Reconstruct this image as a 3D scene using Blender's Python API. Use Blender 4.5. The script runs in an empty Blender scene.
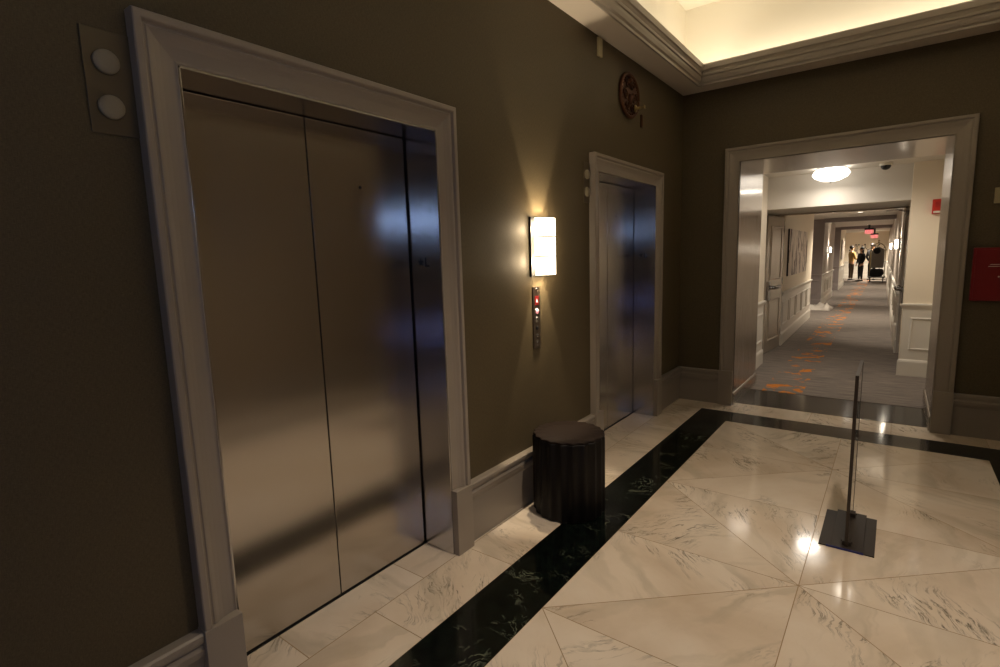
import bpy, bmesh, math, random
from mathutils import Vector, Matrix
random.seed(7)
PI=math.pi
SC=bpy.context.scene
COL=SC.collection

# ------------------------------------------------------------ dimensions (metres)
A0,A1,B0,B1=0.774,1.886,3.590,4.733       # the two lift openings along the left wall
OH=2.13                                   # opening height
TW=0.12                                   # casing width
RD=0.186                                  # door recess
D=5.494                                   # back wall
RX=3.02                                   # right wall
Y0=-3.6                                   # wall behind
H=3.065                                   # soffit
HU=3.84                                   # raised ceiling
L0,L1,LH,LD=0.546,2.089,2.368,1.076       # corridor opening
S0,S1,S2,S3=0.324,0.624,2.399,2.70        # marble border
SY,SY1=5.229,4.919
CO=Vector((0.385,7.6,0)); CA=math.radians(1.0)   # corridor frame

# ------------------------------------------------------------ materials
def srgb(r,g,b):
    f=lambda c:(c/255/12.92) if c/255<=0.04045 else ((c/255+0.055)/1.055)**2.4
    return (f(r),f(g),f(b),1)
def mat(name,col=(0.5,0.5,0.5,1),rough=0.5,metal=0.0,**kw):
    m=bpy.data.materials.new(name); m.use_nodes=True
    b=m.node_tree.nodes['Principled BSDF']
    b.inputs['Base Color'].default_value=col
    b.inputs['Roughness'].default_value=rough
    b.inputs['Metallic'].default_value=metal
    for k,v in kw.items(): b.inputs[k].default_value=v
    return m
def N(m,t,**kw):
    n=m.node_tree.nodes.new(t)
    for k,v in kw.items():
        if hasattr(n,k): setattr(n,k,v)
    return n
def LK(m,a,b): m.node_tree.links.new(a,b)
def BS(m): return m.node_tree.nodes['Principled BSDF']
def ramp(m,stops):
    r=N(m,'ShaderNodeValToRGB'); e=r.color_ramp.elements
    while len(e)<len(stops): e.new(0.5)
    for i,(p,c) in enumerate(stops): e[i].position=p; e[i].color=c
    return r
def coords(m,kind='Object',scale=(1,1,1),rot=(0,0,0)):
    t=N(m,'ShaderNodeTexCoord'); mp=N(m,'ShaderNodeMapping')
    mp.inputs['Scale'].default_value=scale; mp.inputs['Rotation'].default_value=rot
    LK(m,t.outputs[kind],mp.inputs['Vector']); return mp.outputs['Vector']
def noise(m,vec,scale,detail=4,rough=0.5,dist=0.0):
    n=N(m,'ShaderNodeTexNoise'); n.inputs['Scale'].default_value=scale
    n.inputs['Detail'].default_value=detail; n.inputs['Roughness'].default_value=rough
    n.inputs['Distortion'].default_value=dist
    LK(m,vec,n.inputs['Vector']); return n
def bump(m,val,strength=0.2,distance=0.002):
    b=N(m,'ShaderNodeBump'); b.inputs['Strength'].default_value=strength
    b.inputs['Distance'].default_value=distance
    LK(m,val,b.inputs['Height']); LK(m,b.outputs['Normal'],BS(m).inputs['Normal'])
def mixc(m,fac,a,b):
    x=N(m,'ShaderNodeMix',data_type='RGBA')
    LK(m,fac,x.inputs[0])
    for s,v in ((6,a),(7,b)):
        if isinstance(v,tuple): x.inputs[s].default_value=v
        else: LK(m,v,x.inputs[s])
    return x.outputs[2]
def emit(name,col,strength,base=(0.8,0.8,0.8,1)):
    m=mat(name,base,0.4); b=BS(m)
    b.inputs['Emission Color'].default_value=col; b.inputs['Emission Strength'].default_value=strength
    return m

def wallpaper(name,c0,c1):
    m=mat(name,c0,0.55)
    v1=coords(m,'Object',(90,90,700)); n1=noise(m,v1,1,3)
    v2=coords(m,'Object',(800,800,60)); n2=noise(m,v2,1,3)
    a=N(m,'ShaderNodeMath',operation='ADD'); LK(m,n1.outputs['Fac'],a.inputs[0]); LK(m,n2.outputs['Fac'],a.inputs[1])
    h=N(m,'ShaderNodeMath',operation='MULTIPLY'); LK(m,a.outputs[0],h.inputs[0]); h.inputs[1].default_value=0.5
    r=ramp(m,[(0.35,c0),(0.65,c1)]); LK(m,h.outputs[0],r.inputs['Fac']); LK(m,r.outputs['Color'],BS(m).inputs['Base Color'])
    bump(m,h.outputs[0],0.25,0.001)
    BS(m).inputs['Specular IOR Level'].default_value=0.35
    return m
M={}
M['paper']=wallpaper('olive_wallcovering',srgb(77,68,49),srgb(104,92,69))
M['trim']=mat('taupe_paint',srgb(158,148,136),0.38)
M['base']=mat('taupe_paint_base',srgb(150,141,130),0.4)
M['taupewall']=mat('tan_wall_paint',srgb(146,133,116),0.6)
M['soffit']=mat('soffit_paint',srgb(222,212,198),0.6)
M['cove']=mat('cove_paint',srgb(240,233,216),0.7)
def brushed(name,c,rough,axis):
    m=mat(name,c,rough,1.0)
    sc={'z':(900,900,3.0),'h':(4.0,4.0,900)}[axis]
    n=noise(m,coords(m,'Object',sc),1,3)
    r=N(m,'ShaderNodeMapRange'); r.inputs['To Min'].default_value=rough*0.93; r.inputs['To Max'].default_value=rough*1.07
    LK(m,n.outputs['Fac'],r.inputs['Value']); LK(m,r.outputs['Result'],BS(m).inputs['Roughness'])
    n2=noise(m,coords(m,'Object',sc),1,2)
    c2=tuple(x*0.97 for x in c[:3])+(1,)
    tg=N(m,'ShaderNodeTangent',direction_type='UV_MAP'); tg.uv_map='brush'; LK(m,tg.outputs[0],BS(m).inputs['Tangent']); BS(m).inputs['Anisotropic'].default_value=0.85
    LK(m,mixc(m,n2.outputs['Fac'],c,c2),BS(m).inputs['Base Color'])
    return m
M['steel']=brushed('brushed_steel_door',(0.56,0.53,0.50,1),0.215,'z')
M['jamb']=brushed('brushed_steel_jamb',(0.54,0.53,0.53,1),0.2,'h')
M['champ']=brushed('brushed_nickel_reveal',(0.60,0.56,0.52,1),0.27,'z')
M['dark']=mat('gap_shade_black',(0.006,0.006,0.007,1),0.6)  # near-black colour paints in the shade of the lift door gaps
M['engrave']=mat('engraved_black',(0.01,0.01,0.015,1),0.4)
# marble
def marble():
    m=mat('cream_marble',srgb(214,200,178),0.09)
    uv=N(m,'ShaderNodeUVMap'); uv.uv_map='slab'
    vec=uv.outputs['UV']
    n0=noise(m,vec,1.6,5,0.55,0.4)
    warp=N(m,'ShaderNodeVectorMath',operation='MULTIPLY_ADD')
    warp.inputs[1].default_value=(0.35,0.35,0.0); LK(m,n0.outputs['Color'],warp.inputs[0]); LK(m,vec,warp.inputs[2])
    mp=N(m,'ShaderNodeMapping'); mp.inputs['Scale'].default_value=(1.6,7.5,1); LK(m,warp.outputs[0],mp.inputs['Vector'])
    v=noise(m,mp.outputs['Vector'],1.5,8,0.66,1.3)
    r=ramp(m,[(0.0,(0,0,0,1)),(0.465,(0,0,0,1)),(0.5,(1,1,1,1)),(0.535,(0,0,0,1)),(1,(0,0,0,1))]); LK(m,v.outputs['Fac'],r.inputs['Fac'])
    area=noise(m,vec,2.1,3,0.5,0.2); ra=ramp(m,[(0.50,(0.03,0.03,0.03,1)),(0.62,(1,1,1,1))]); LK(m,area.outputs['Fac'],ra.inputs['Fac'])
    fine=noise(m,mp.outputs['Vector'],7,4,0.6,0.5); rf=ramp(m,[(0.40,(0.1,0.1,0.1,1)),(0.6,(1,1,1,1))]); LK(m,fine.outputs['Fac'],rf.inputs['Fac'])
    mm=N(m,'ShaderNodeMath',operation='MULTIPLY'); LK(m,r.outputs['Color'],mm.inputs[0]); LK(m,ra.outputs['Color'],mm.inputs[1])
    m2=N(m,'ShaderNodeMath',operation='MULTIPLY'); LK(m,mm.outputs[0],m2.inputs[0]); LK(m,rf.outputs['Color'],m2.inputs[1])
    cl=ramp(m,[(0.3,srgb(208,190,168)),(0.5,srgb(224,210,192)),(0.72,srgb(232,222,208))]); LK(m,n0.outputs['Fac'],cl.inputs['Fac'])
    soft=noise(m,mp.outputs['Vector'],0.8,3,0.5,0.8); rs=ramp(m,[(0.52,(0,0,0,1)),(0.7,(0.55,0.55,0.55,1))]); LK(m,soft.outputs['Fac'],rs.inputs['Fac'])
    c1=mixc(m,rs.outputs['Color'],cl.outputs['Color'],srgb(184,172,152))
    c2=mixc(m,m2.outputs[0],c1,srgb(92,88,76))
    LK(m,c2,BS(m).inputs['Base Color'])
    BS(m).inputs['Specular IOR Level'].default_value=0.6
    return m
def green():
    m=mat('dark_green_marble',srgb(16,24,20),0.1)
    vec=coords(m,'Object')
    n0=noise(m,vec,3,4); warp=N(m,'ShaderNodeVectorMath',operation='MULTIPLY_ADD'); warp.inputs[1].default_value=(0.5,0.5,0)
    LK(m,n0.outputs['Color'],warp.inputs[0]); LK(m,vec,warp.inputs[2])
    v=noise(m,warp.outputs[0],5,9,0.62,1.6)
    r=ramp(m,[(0.0,(0,0,0,1)),(0.484,(0,0,0,1)),(0.5,(1,1,1,1)),(0.516,(0,0,0,1)),(1,(0,0,0,1))]); LK(m,v.outputs['Fac'],r.inputs['Fac'])
    ar=noise(m,vec,4.5,3); ra=ramp(m,[(0.50,(0,0,0,1)),(0.66,(.8,.8,.8,1))]); LK(m,ar.outputs['Fac'],ra.inputs['Fac'])
    mm=N(m,'ShaderNodeMath',operation='MULTIPLY'); LK(m,r.outputs['Color'],mm.inputs[0]); LK(m,ra.outputs['Color'],mm.inputs[1])
    b=noise(m,vec,22,5,0.7); rb=ramp(m,[(0.45,srgb(7,10,9)),(0.75,srgb(22,32,26))]); LK(m,b.outputs['Fac'],rb.inputs['Fac'])
    LK(m,mixc(m,mm.outputs[0],rb.outputs['Color'],srgb(128,136,116)),BS(m).inputs['Base Color'])
    return m
M['marble']=marble(); M['green']=green()
M['joint']=mat('marble_joint',srgb(150,124,88),0.5)
M['threshold']=mat('black_granite_threshold',srgb(30,32,34),0.12)
def carpet():
    m=mat('striated_carpet',srgb(120,112,104),0.95)
    v=coords(m,'Object',(3,55,1)); n=noise(m,v,1.0,5,0.6)
    r=ramp(m,[(0.3,srgb(92,86,84)),(0.5,srgb(126,117,111)),(0.7,srgb(162,150,138))]); LK(m,n.outputs['Fac'],r.inputs['Fac'])
    # orange flecks drifting down the runner
    v2=coords(m,'Object',(4.0,4.2,1)); n2=noise(m,v2,1.0,3,0.6,0.6)
    r2=ramp(m,[(0.57,(0,0,0,1)),(0.585,(1,1,1,1))]); LK(m,n2.outputs['Fac'],r2.inputs['Fac'])
    t=N(m,'ShaderNodeTexCoord'); sp=N(m,'ShaderNodeSeparateXYZ'); LK(m,t.outputs['Object'],sp.inputs[0])
    # band centre: x = 0.92 - 0.018*(y-6)
    ma=N(m,'ShaderNodeMath',operation='MULTIPLY_ADD'); LK(m,sp.outputs['Y'],ma.inputs[0]); ma.inputs[1].default_value=0.008; ma.inputs[2].default_value=-0.92
    su=N(m,'ShaderNodeMath',operation='ADD'); LK(m,sp.outputs['X'],su.inputs[0]); LK(m,ma.outputs[0],su.inputs[1])
    ab=N(m,'ShaderNodeMath',operation='ABSOLUTE'); LK(m,su.outputs[0],ab.inputs[0])
    lt=N(m,'ShaderNodeMath',operation='LESS_THAN'); LK(m,ab.outputs[0],lt.inputs[0]); lt.inputs[1].default_value=0.19
    mm=N(m,'ShaderNodeMath',operation='MULTIPLY'); LK(m,r2.outputs['Color'],mm.inputs[0]); LK(m,lt.outputs[0],mm.inputs[1])
    n3=noise(m,coords(m,'Object',(9,60,1)),1,3)
    oc=ramp(m,[(0.35,srgb(196,100,34)),(0.6,srgb(226,146,44))]); LK(m,n3.outputs['Fac'],oc.inputs['Fac'])
    LK(m,mixc(m,mm.outputs[0],r.outputs['Color'],oc.outputs['Color']),BS(m).inputs['Base Color'])
    f=noise(m,coords(m,'Object',(400,400,400)),1,2); bump(m,f.outputs['Fac'],0.6,0.004)
    return m
M['carpet']=carpet()
M['cream']=mat('cream_wall_paint',srgb(236,224,204),0.6)
M['wains']=mat('wainscot_paint',srgb(222,217,208),0.4)
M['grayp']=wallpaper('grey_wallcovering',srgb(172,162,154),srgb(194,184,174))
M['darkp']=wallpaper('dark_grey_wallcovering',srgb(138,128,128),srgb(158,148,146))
M['ceil']=mat('corridor_ceiling_paint',srgb(220,214,204),0.7)
M['doorp']=mat('door_satin_paint',srgb(186,176,162),0.25,0.45)
M['lever']=mat('dark_satin_steel',(0.30,0.30,0.31,1),0.25,1.0)
M['chrome']=mat('satin_chrome',(0.55,0.55,0.56,1),0.22,1.0)
M['black']=mat('black_plastic',(0.012,0.012,0.013,1),0.35)
M['bronze']=mat('dark_bronze_stool',srgb(17,13,12),0.5,0.0)
BS(M['bronze']).inputs['Specular IOR Level'].default_value=.25
M['stooltop']=mat('stool_top_brown',srgb(36,26,21),0.7)
BS(M['stooltop']).inputs['Specular IOR Level'].default_value=.2
M['lamp']=emit('sconce_glass',(1.0,0.86,0.62,1),5.0)
M['lampc']=emit('corridor_sconce_glass',(1.0,0.88,0.70,1),22.0)
M['bowl']=emit('ceiling_light_glass',(1.0,0.93,0.82,1),3.6)
M['down']=emit('downlight_lens',(1.0,0.92,0.80,1),8.0)
M['lens']=mat('milky_lantern_lens',srgb(150,142,122),0.45)
M['lplate']=mat('lantern_plate',srgb(98,88,70),0.4,0.3)
M['lplate2']=mat('call_plate_metal',srgb(120,108,96),0.32,0.9)
M['red']=mat('red_enamel',srgb(128,12,14),0.45)
M['redbright']=mat('red_fire_device',srgb(196,44,34),0.4)
M['redled']=emit('red_led',(1.0,0.06,0.05,1),0.04,(0.2,0.01,0.01,1))
M['redbtn']=emit('red_lit_button',(1.0,0.25,0.28,1),1.1)
M['exit']=emit('exit_sign_red',(1.0,0.10,0.14,1),1.2)
M['white']=mat('white_plastic',srgb(228,222,208),0.45)
M['ivory']=mat('ivory_plastic',srgb(176,166,132),0.5)
M['copper']=mat('antique_copper',srgb(84,50,30),0.5,0.5)
M['brass']=mat('dull_brass',srgb(150,132,92),0.35,0.9)
M['canvasedge']=mat('canvas_edge_dark',srgb(62,54,50),0.7)
M['base_metal']=mat('dark_bronze_plate',srgb(46,38,32),0.5,0.1)
M['blue']=mat('blue_film',srgb(34,40,110),0.35)
M['edge']=mat('acrylic_edge',srgb(48,38,30),0.3)
M['glass']=mat('clear_glass',(0.97,0.97,0.96,1),0.01,0.0); BS(M['glass']).inputs['Transmission Weight'].default_value=1.0; BS(M['glass']).inputs['IOR'].default_value=1.47
M['added_glow']=emit('added_blue_glow',(0.36,0.55,1.0,1),24.0,(0.02,0.02,0.03,1))  # emitter of the higher added panel, standing in for an unseen blue source
M['added_glow_dim']=emit('added_blue_glow_dim',(0.30,0.38,1.0,1),8,(0.02,0.02,0.03,1))  # weaker emitter for the lower added panel
M['skin']=mat('skin',srgb(196,150,120),0.5)
M['hair']=mat('dark_hair',srgb(26,20,18),0.6)
M['blackcloth']=mat('black_cloth',srgb(24,24,28),0.85)
M['mustard']=mat('mustard_cloth',srgb(176,142,82),0.85)
M['greycloth']=mat('grey_cloth',srgb(136,132,126),0.85)
M['khaki']=mat('khaki_cloth',srgb(92,76,58),0.85)
M['rubber']=mat('black_rubber',(0.02,0.02,0.02,1),0.7)
M['cloth_white']=mat('white_cloth',srgb(214,206,198),0.8)
def art(name,bg,fg,sc):
    m=mat(name,bg,0.6)
    v=coords(m,'Object',sc); n=noise(m,v,1,6,0.65,1.2)
    r=ramp(m,[(0.43,fg),(0.48,bg),(0.56,bg),(0.66,tuple((a+b)/2 for a,b in zip(bg,fg)))]); LK(m,n.outputs['Fac'],r.inputs['Fac'])
    LK(m,r.outputs['Color'],BS(m).inputs['Base Color']); return m
M['art']=art('abstract_canvas',srgb(232,220,208),srgb(104,84,80),(3,4.5,1.3))

# ------------------------------------------------------------ mesh helpers
class MB:
    def __init__(s): s.bm=bmesh.new(); s.mi=0
    def box(s,x0,x1,y0,y1,z0,z1):
        vs=[s.bm.verts.new((x,y,z)) for x in (x0,x1) for y in (y0,y1) for z in (z0,z1)]
        for f in ((0,1,3,2),(4,6,7,5),(0,4,5,1),(2,3,7,6),(0,2,6,4),(1,5,7,3)):
            fc=s.bm.faces.new([vs[i] for i in f]); fc.material_index=s.mi
        return s
    def poly_prism(s,pts,vec):
        """closed polygon (list of 3d points) extruded along vec"""
        vec=Vector(vec); a=[s.bm.verts.new(p) for p in pts]; b=[s.bm.verts.new(Vector(p)+vec) for p in pts]
        n=len(pts); fs=[s.bm.faces.new(a),s.bm.faces.new(b[::-1])]
        for i in range(n): fs.append(s.bm.faces.new((a[i],b[i],b[(i+1)%n],a[(i+1)%n])))
        for f in fs: f.material_index=s.mi
        return s
    def strips(s,rows,closed=False,loop=False,smooth=False,caps=False):
        """rows of points; quads between consecutive rows"""
        R=[[s.bm.verts.new(p) for p in r] for r in rows]
        n=len(R); m=len(R[0])
        for i in range(n if loop else n-1):
            A=R[i];B=R[(i+1)%n]
            for j in range(m if closed else m-1):
                f=s.bm.faces.new((A[j],A[(j+1)%m],B[(j+1)%m],B[j])); f.material_index=s.mi; f.smooth=smooth
        if caps:
            for r in (R[0][::-1],R[-1]):
                f=s.bm.faces.new(r); f.material_index=s.mi
        return s
    def tube(s,pts,r,seg=10,cap=True):
        pts=[Vector(p) for p in pts]; rows=[]
        n=len(pts); rr=r if isinstance(r,(list,tuple)) else [r]*n
        prev=None
        for i,p in enumerate(pts):
            t=(pts[min(i+1,n-1)]-pts[max(i-1,0)]).normalized()
            if prev is None:
                u=t.orthogonal().normalized()
            else:
                u=(prev-t*prev.dot(t)).normalized()
            prev=u; w=t.cross(u)
            rows.append([p+(u*math.cos(2*PI*k/seg)+w*math.sin(2*PI*k/seg))*rr[i] for k in range(seg)])
        return s.strips(rows,closed=True,smooth=True,caps=cap)
    def lathe(s,prof,c=(0,0,0),seg=24,smooth=True,axis='z',flute=None):
        """prof: (r,z) list"""
        rows=[]
        for r,z in prof:
            row=[]
            for k in range(seg):
                a=2*PI*k/seg; q=r
                if flute: q=r*(1+flute(a))
                p=(q*math.cos(a),q*math.sin(a),z)
                if axis=='x': p=(z,q*math.cos(a),q*math.sin(a))
                if axis=='y': p=(q*math.cos(a),z,q*math.sin(a))
                row.append(Vector(p)+Vector(c))
            rows.append(row)
        return s.strips(rows,closed=True,smooth=smooth,caps=True)
    def sphere(s,c,r,sx=1,sy=1,sz=1,seg=14,ring=8):
        prof=[]; rows=[]
        for i in range(1,ring):
            a=PI*i/ring
            rows.append([(c[0]+sx*r*math.sin(a)*math.cos(2*PI*k/seg),c[1]+sy*r*math.sin(a)*math.sin(2*PI*k/seg),c[2]-sz*r*math.cos(a)) for k in range(seg)])
        return s.strips(rows,closed=True,smooth=True,caps=True)
    def build(s,name,mats,parent=None,bevel=0,frame=None,bseg=2):
        if mats in (M['steel'],M['jamb'],M['champ']):
            uvl=s.bm.loops.layers.uv.new('brush')
            for f in s.bm.faces:
                f.normal_update(); up_=abs(f.normal.z)>.7
                for l in f.loops:
                    c=l.vert.co; l[uvl].uv=(c.y,c.x) if up_ else (c.x+c.y,c.z)
        bmesh.ops.recalc_face_normals(s.bm,faces=s.bm.faces[:])
        me=bpy.data.meshes.new(name); s.bm.to_mesh(me); s.bm.free()
        for m in (mats if isinstance(mats,(list,tuple)) else [mats]): me.materials.append(m)
        o=bpy.data.objects.new(name,me); COL.objects.link(o)
        if parent is not None: o.parent=parent
        if frame=='corridor' and parent is None: o.location=CO; o.rotation_euler=(0,0,CA)
        if bevel:
            b=o.modifiers.new('bevel','BEVEL'); b.width=bevel; b.segments=bseg; b.limit_method='ANGLE'
        return o
def tag(o,label=None,cat=None,group=None,kind=None):
    for k,v in (('label',label),('category',cat),('group',group),('kind',kind)):
        if v: o[k]=v
    return o
def empty(name,loc=(0,0,0),rz=0,frame=None):
    o=bpy.data.objects.new(name,None); COL.objects.link(o)
    if frame=='corridor':
        p=Matrix.Rotation(CA,4,'Z')@Vector(loc)+CO; o.location=p; o.rotation_euler=(0,0,CA+rz)
    else: o.location=loc; o.rotation_euler=(0,0,rz)
    return o
def copy_tree(o,parent=None):
    c=o.copy(); COL.objects.link(c)
    if parent is not None: c.parent=parent
    for ch in [x for x in bpy.data.objects if x.parent==o]: copy_tree(ch,c)
    return c
def struct(o,label=None): o['kind']='structure'; 
def ring_frame(mb,prof,f,a0,a1,z0,z1):
    """closed mitred moulding around a rectangle; prof (s outward,h); f(along,z,h)->xyz"""
    rows=[]
    for sa,sz,a,z in ((-1,-1,a0,z0),(-1,1,a0,z1),(1,1,a1,z1),(1,-1,a1,z0)):
        rows.append([f(a+sa*s,z+sz*s,h) for s,h in prof])
    mb.strips(rows,loop=True,closed=True); return mb
def door_casing(mb,prof,f,a0,a1,zb,zt):
    rows=[[f(a0-s,zb,h) for s,h in prof],[f(a0-s,zt+s,h) for s,h in prof],[f(a1+s,zt+s,h) for s,h in prof],[f(a1+s,zb,h) for s,h in prof]]
    mb.strips(rows,closed=True,caps=True); return mb
def run(mb,prof,f,a0,a1,m0=0,m1=0):
    """moulding with profile (h,z) run from a0 to a1, mitre m0/m1 times h; f(along,z,h)"""
    rows=[[f(a0+m0*h,z,h) for h,z in prof],[f(a1+m1*h,z,h) for h,z in prof]]
    mb.strips(rows,closed=True,caps=True); return mb

CAS=[(0,0),(0,.018),(.004,.022),(.010,.018),(.014,.018),(.030,.020),(.048,.023),(.064,.029),(.076,.036),(.083,.038),(.086,.034),(.092,.034),(.096,.046),(.100,.049),(.116,.049),(.12,.045),(.12,0)]
BASEP=[(0,0),(.022,0),(.022,.235),(.026,.245),(.034,.262),(.038,.285),(.034,.292),(.030,.300),(.040,.312),(.044,.325),(.044,.338),(.036,.344),(0,.344)]

# ------------------------------------------------------------ lobby shell
w=MB()
for y0,y1,z0 in ((Y0,A0,0),(A0,A1,OH),(A1,B0,0),(B0,B1,OH),(B1,D+LD,0)):
    w.box(-.32,0,y0,y1,z0,HU+.02)
struct(w.build('wall_left',M['paper']))
w=MB()
w.mi=0
w.box(0,L0,D,D+.03,0,H+.05); w.box(L1,RX,D,D+.03,0,H+.05); w.box(L0,L1,D,D+.03,LH,H+.05)
w.mi=1
w.box(-.0,L0-.004,D+.03,D+LD,0,HU); w.box(L1+.004,RX,D+.03,D+LD,0,HU); w.box(L0-.004,L1+.004,D+.03,D+LD,LH+.004,HU)
w.mi=2; w.box(0,RX,D-.0,D+.03,H+.05,HU)
struct(w.build('wall_back',[M['paper'],M['cream'],M['cove']]))
w=MB()
w.box(RX,RX+.3,Y0,D+LD,0,HU+.02); struct(w.build('wall_right',M['taupewall']))
w=MB(); w.box(-.32,RX+.3,Y0-.3,Y0,0,HU+.02); struct(w.build('wall_front',M['paper']))
# upper cove walls (plastered band above the soffit)
w=MB()
w.box(0,.012,Y0,D,H+.06,HU); w.box(RX-.012,RX,Y0,D,H+.06,HU); w.box(0,RX,D-.012,D,H+.06,HU); w.box(0,RX,Y0,Y0+.012,H+.06,HU)
struct(w.build('wall_cove',M['cove']))
w=MB(); w.box(-.3,RX+.3,Y0-.3,D+.3,HU,HU+.08); struct(w.build('ceiling',M['cove']))
# soffit ring
CW=0.214
w=MB()
w.box(0,CW,Y0,D,H,H+.06); w.box(RX-CW,RX,Y0,D,H,H+.06); w.box(CW,RX-CW,D-CW-.015,D,H,H+.06); w.box(CW,RX-CW,Y0,Y0+CW,H,H+.06)
struct(w.build('ceiling_soffit',M['soffit']))
# cornice : closed ring moulding in plan; profile (inward, z)
CP=[(-.02,H+.001),(.0,H-.012),(.008,H-.012),(.010,H+.006),(.022,H+.018),(.030,H+.042),(.032,H+.060),(.042,H+.064),(.044,H+.078),(.040,H+.084),(.050,H+.104),(.060,H+.112),(.062,H+.150),(.058,H+.160),(.030,H+.160),(.028,H+.06),(-.02,H+.06)]
w=MB()
rows=[]
xa,xb,ya,yb=CW,RX-CW,Y0+CW,D-CW-.015
for sx,sy,x,y in ((1,1,xa,ya),(1,-1,xa,yb),(-1,-1,xb,yb),(-1,1,xb,ya)):
    rows.append([(x+sx*a,y+sy*a,z) for a,z in CP])
w.strips(rows,loop=True,closed=True)
struct(w.build('trim_3',M['trim']))
# floor: one slab with border, slabs and joints
def floor():
    w=MB(); bm=w.bm; uvl=bm.loops.layers.uv.new('slab')
    def face(pts,mi,z,seed=None):
        f=bm.faces.new([bm.verts.new((x,y,z)) for x,y in pts]); f.material_index=mi
        f.normal_update()
        if f.normal.z<0: f.normal_flip()
        r=random.random()*2*PI; ox,oy=random.random()*40,random.random()*40
        for l in f.loops:
            x,y=l.vert.co.x,l.vert.co.y
            l[uvl].uv=(x*math.cos(r)-y*math.sin(r)+ox,x*math.sin(r)+y*math.cos(r)+oy)
    g=.0019
    def inset(pts):
        # shrink a convex polygon by g
        n=len(pts); A=sum(pts[i][0]*pts[(i+1)%n][1]-pts[(i+1)%n][0]*pts[i][1] for i in range(n))
        if A<0: pts=pts[::-1]
        out=[]
        for i in range(n):
            p0,p1,p2=Vector(pts[i-1]),Vector(pts[i]),Vector(pts[(i+1)%n])
            d1=(p1-p0).normalized(); d2=(p2-p1).normalized()
            n1=Vector((-d1.y,d1.x)); n2=Vector((-d2.y,d2.x)); b=(n1+n2)
            b=b/(max(b.length_squared,.15))*2
            q=p1+b*g; out.append((q.x,q.y))
        return out
    face([(-.4,Y0-.3),(RX+.3,Y0-.3),(RX+.3,D+.11),(-.4,D+.11)],2,-.0006)
    # border ring
    def rect(x0,x1,y0,y1,mi,ins=False):
        p=[(x0,y0),(x1,y0),(x1,y1),(x0,y1)]
        face(inset(p) if ins else p,mi,0)
    FY=-2.8
    for (a,b,c,d_) in ((S0,S1,FY,SY),(S2,S3,FY,SY),(S1,S2,SY1,SY)): rect(a,b,c,d_,1)
    # field : horizontals every .793 ,centre line and a diamond lattice
    cx=(S1+S2)/2; st=.793; yc=2.577
    y=yc-st*8; j=-8
    while y<SY1:
        y1=min(y+st,SY1)
        for (xa_,xb_) in ((S1,cx),(cx,S2)):
            inner_is_b=(xb_==cx)
            xi=cx; xo=xa_ if inner_is_b else xb_
            # node at centre when j even
            if j%2==0: a=(xi,y); b=(xo,y+st)
            else: a=(xo,y); b=(xi,y+st)
            if y1<y+st-1e-6:
                t=(y1-y)/st; bx=a[0]+(b[0]-a[0])*t
                other=xo if j%2==0 else xi
                face(inset([a,(other,y),(other,y1),(bx,y1)]),0,0)
                face(inset([a,(bx,y1),(a[0],y1)]),0,0)
            else:
                o1=(xo,y) if j%2==0 else (xi,y); o2=(xi,y+st) if j%2==0 else (xo,y+st)
                face(inset([a,o1,b]),0,0); face(inset([a,b,o2]),0,0)
        y+=st; j+=1
    # perimeter slabs
    ys=[Y0]+[1.345+.63*k for k in range(-7,7)]
    ys=[v for v in ys if v<SY-.2]+[SY]
    for i in range(len(ys)-1):
        rect(.033,S0,ys[i],ys[i+1],0,True); rect(-.33,.033,ys[i]+.3 if i else Y0,ys[i+1]+.3,0,True)
        rect(S3,RX,ys[i],ys[i+1],0,True)
    for k in range(5): rect(.033+k*.6,min(.033+(k+1)*.6,RX),SY,D+.085,0,True)
    rect(-.33,.033,SY+.3,D+.085,0,True)
    o=w.build('floor',[M['marble'],M['green'],M['joint']])
    return o
fl=floor(); struct(fl)
w=MB(); w.box(-.4,RX+.3,Y0-.3,D+.11,-.1,-.001); struct(w.build('floor_slab',M['joint']))
w=MB(); w.box(L0-.02,L1+.02,D+.095,6.24,-.1,.001); struct(w.build('floor_threshold',M['threshold'],bevel=.002))

# baseboards
fl_left=lambda a,z,h:(h,a,z)
for i,(y0,y1) in enumerate(((Y0,A0-TW-.004),(A1+TW+.004,B0-TW-.004),(B1+TW+.004,D))):
    w=MB(); run(w,BASEP,fl_left,y0,y1,0,-1 if i==2 else 0)
    o=w.build('baseboard_left',M['base']); struct(o)
f_back=lambda a,z,h:(a,D-h,z)
w=MB(); run(w,BASEP,f_back,0,L0-.132,1,0); run(w,BASEP,f_back,L1+.132,RX,0,0); struct(w.build('baseboard_back',M['base']))
f_right=lambda a,z,h:(RX-h,a,z)
w=MB(); run(w,BASEP,f_right,Y0,D-.05); struct(w.build('baseboard_right',M['base']))

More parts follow.
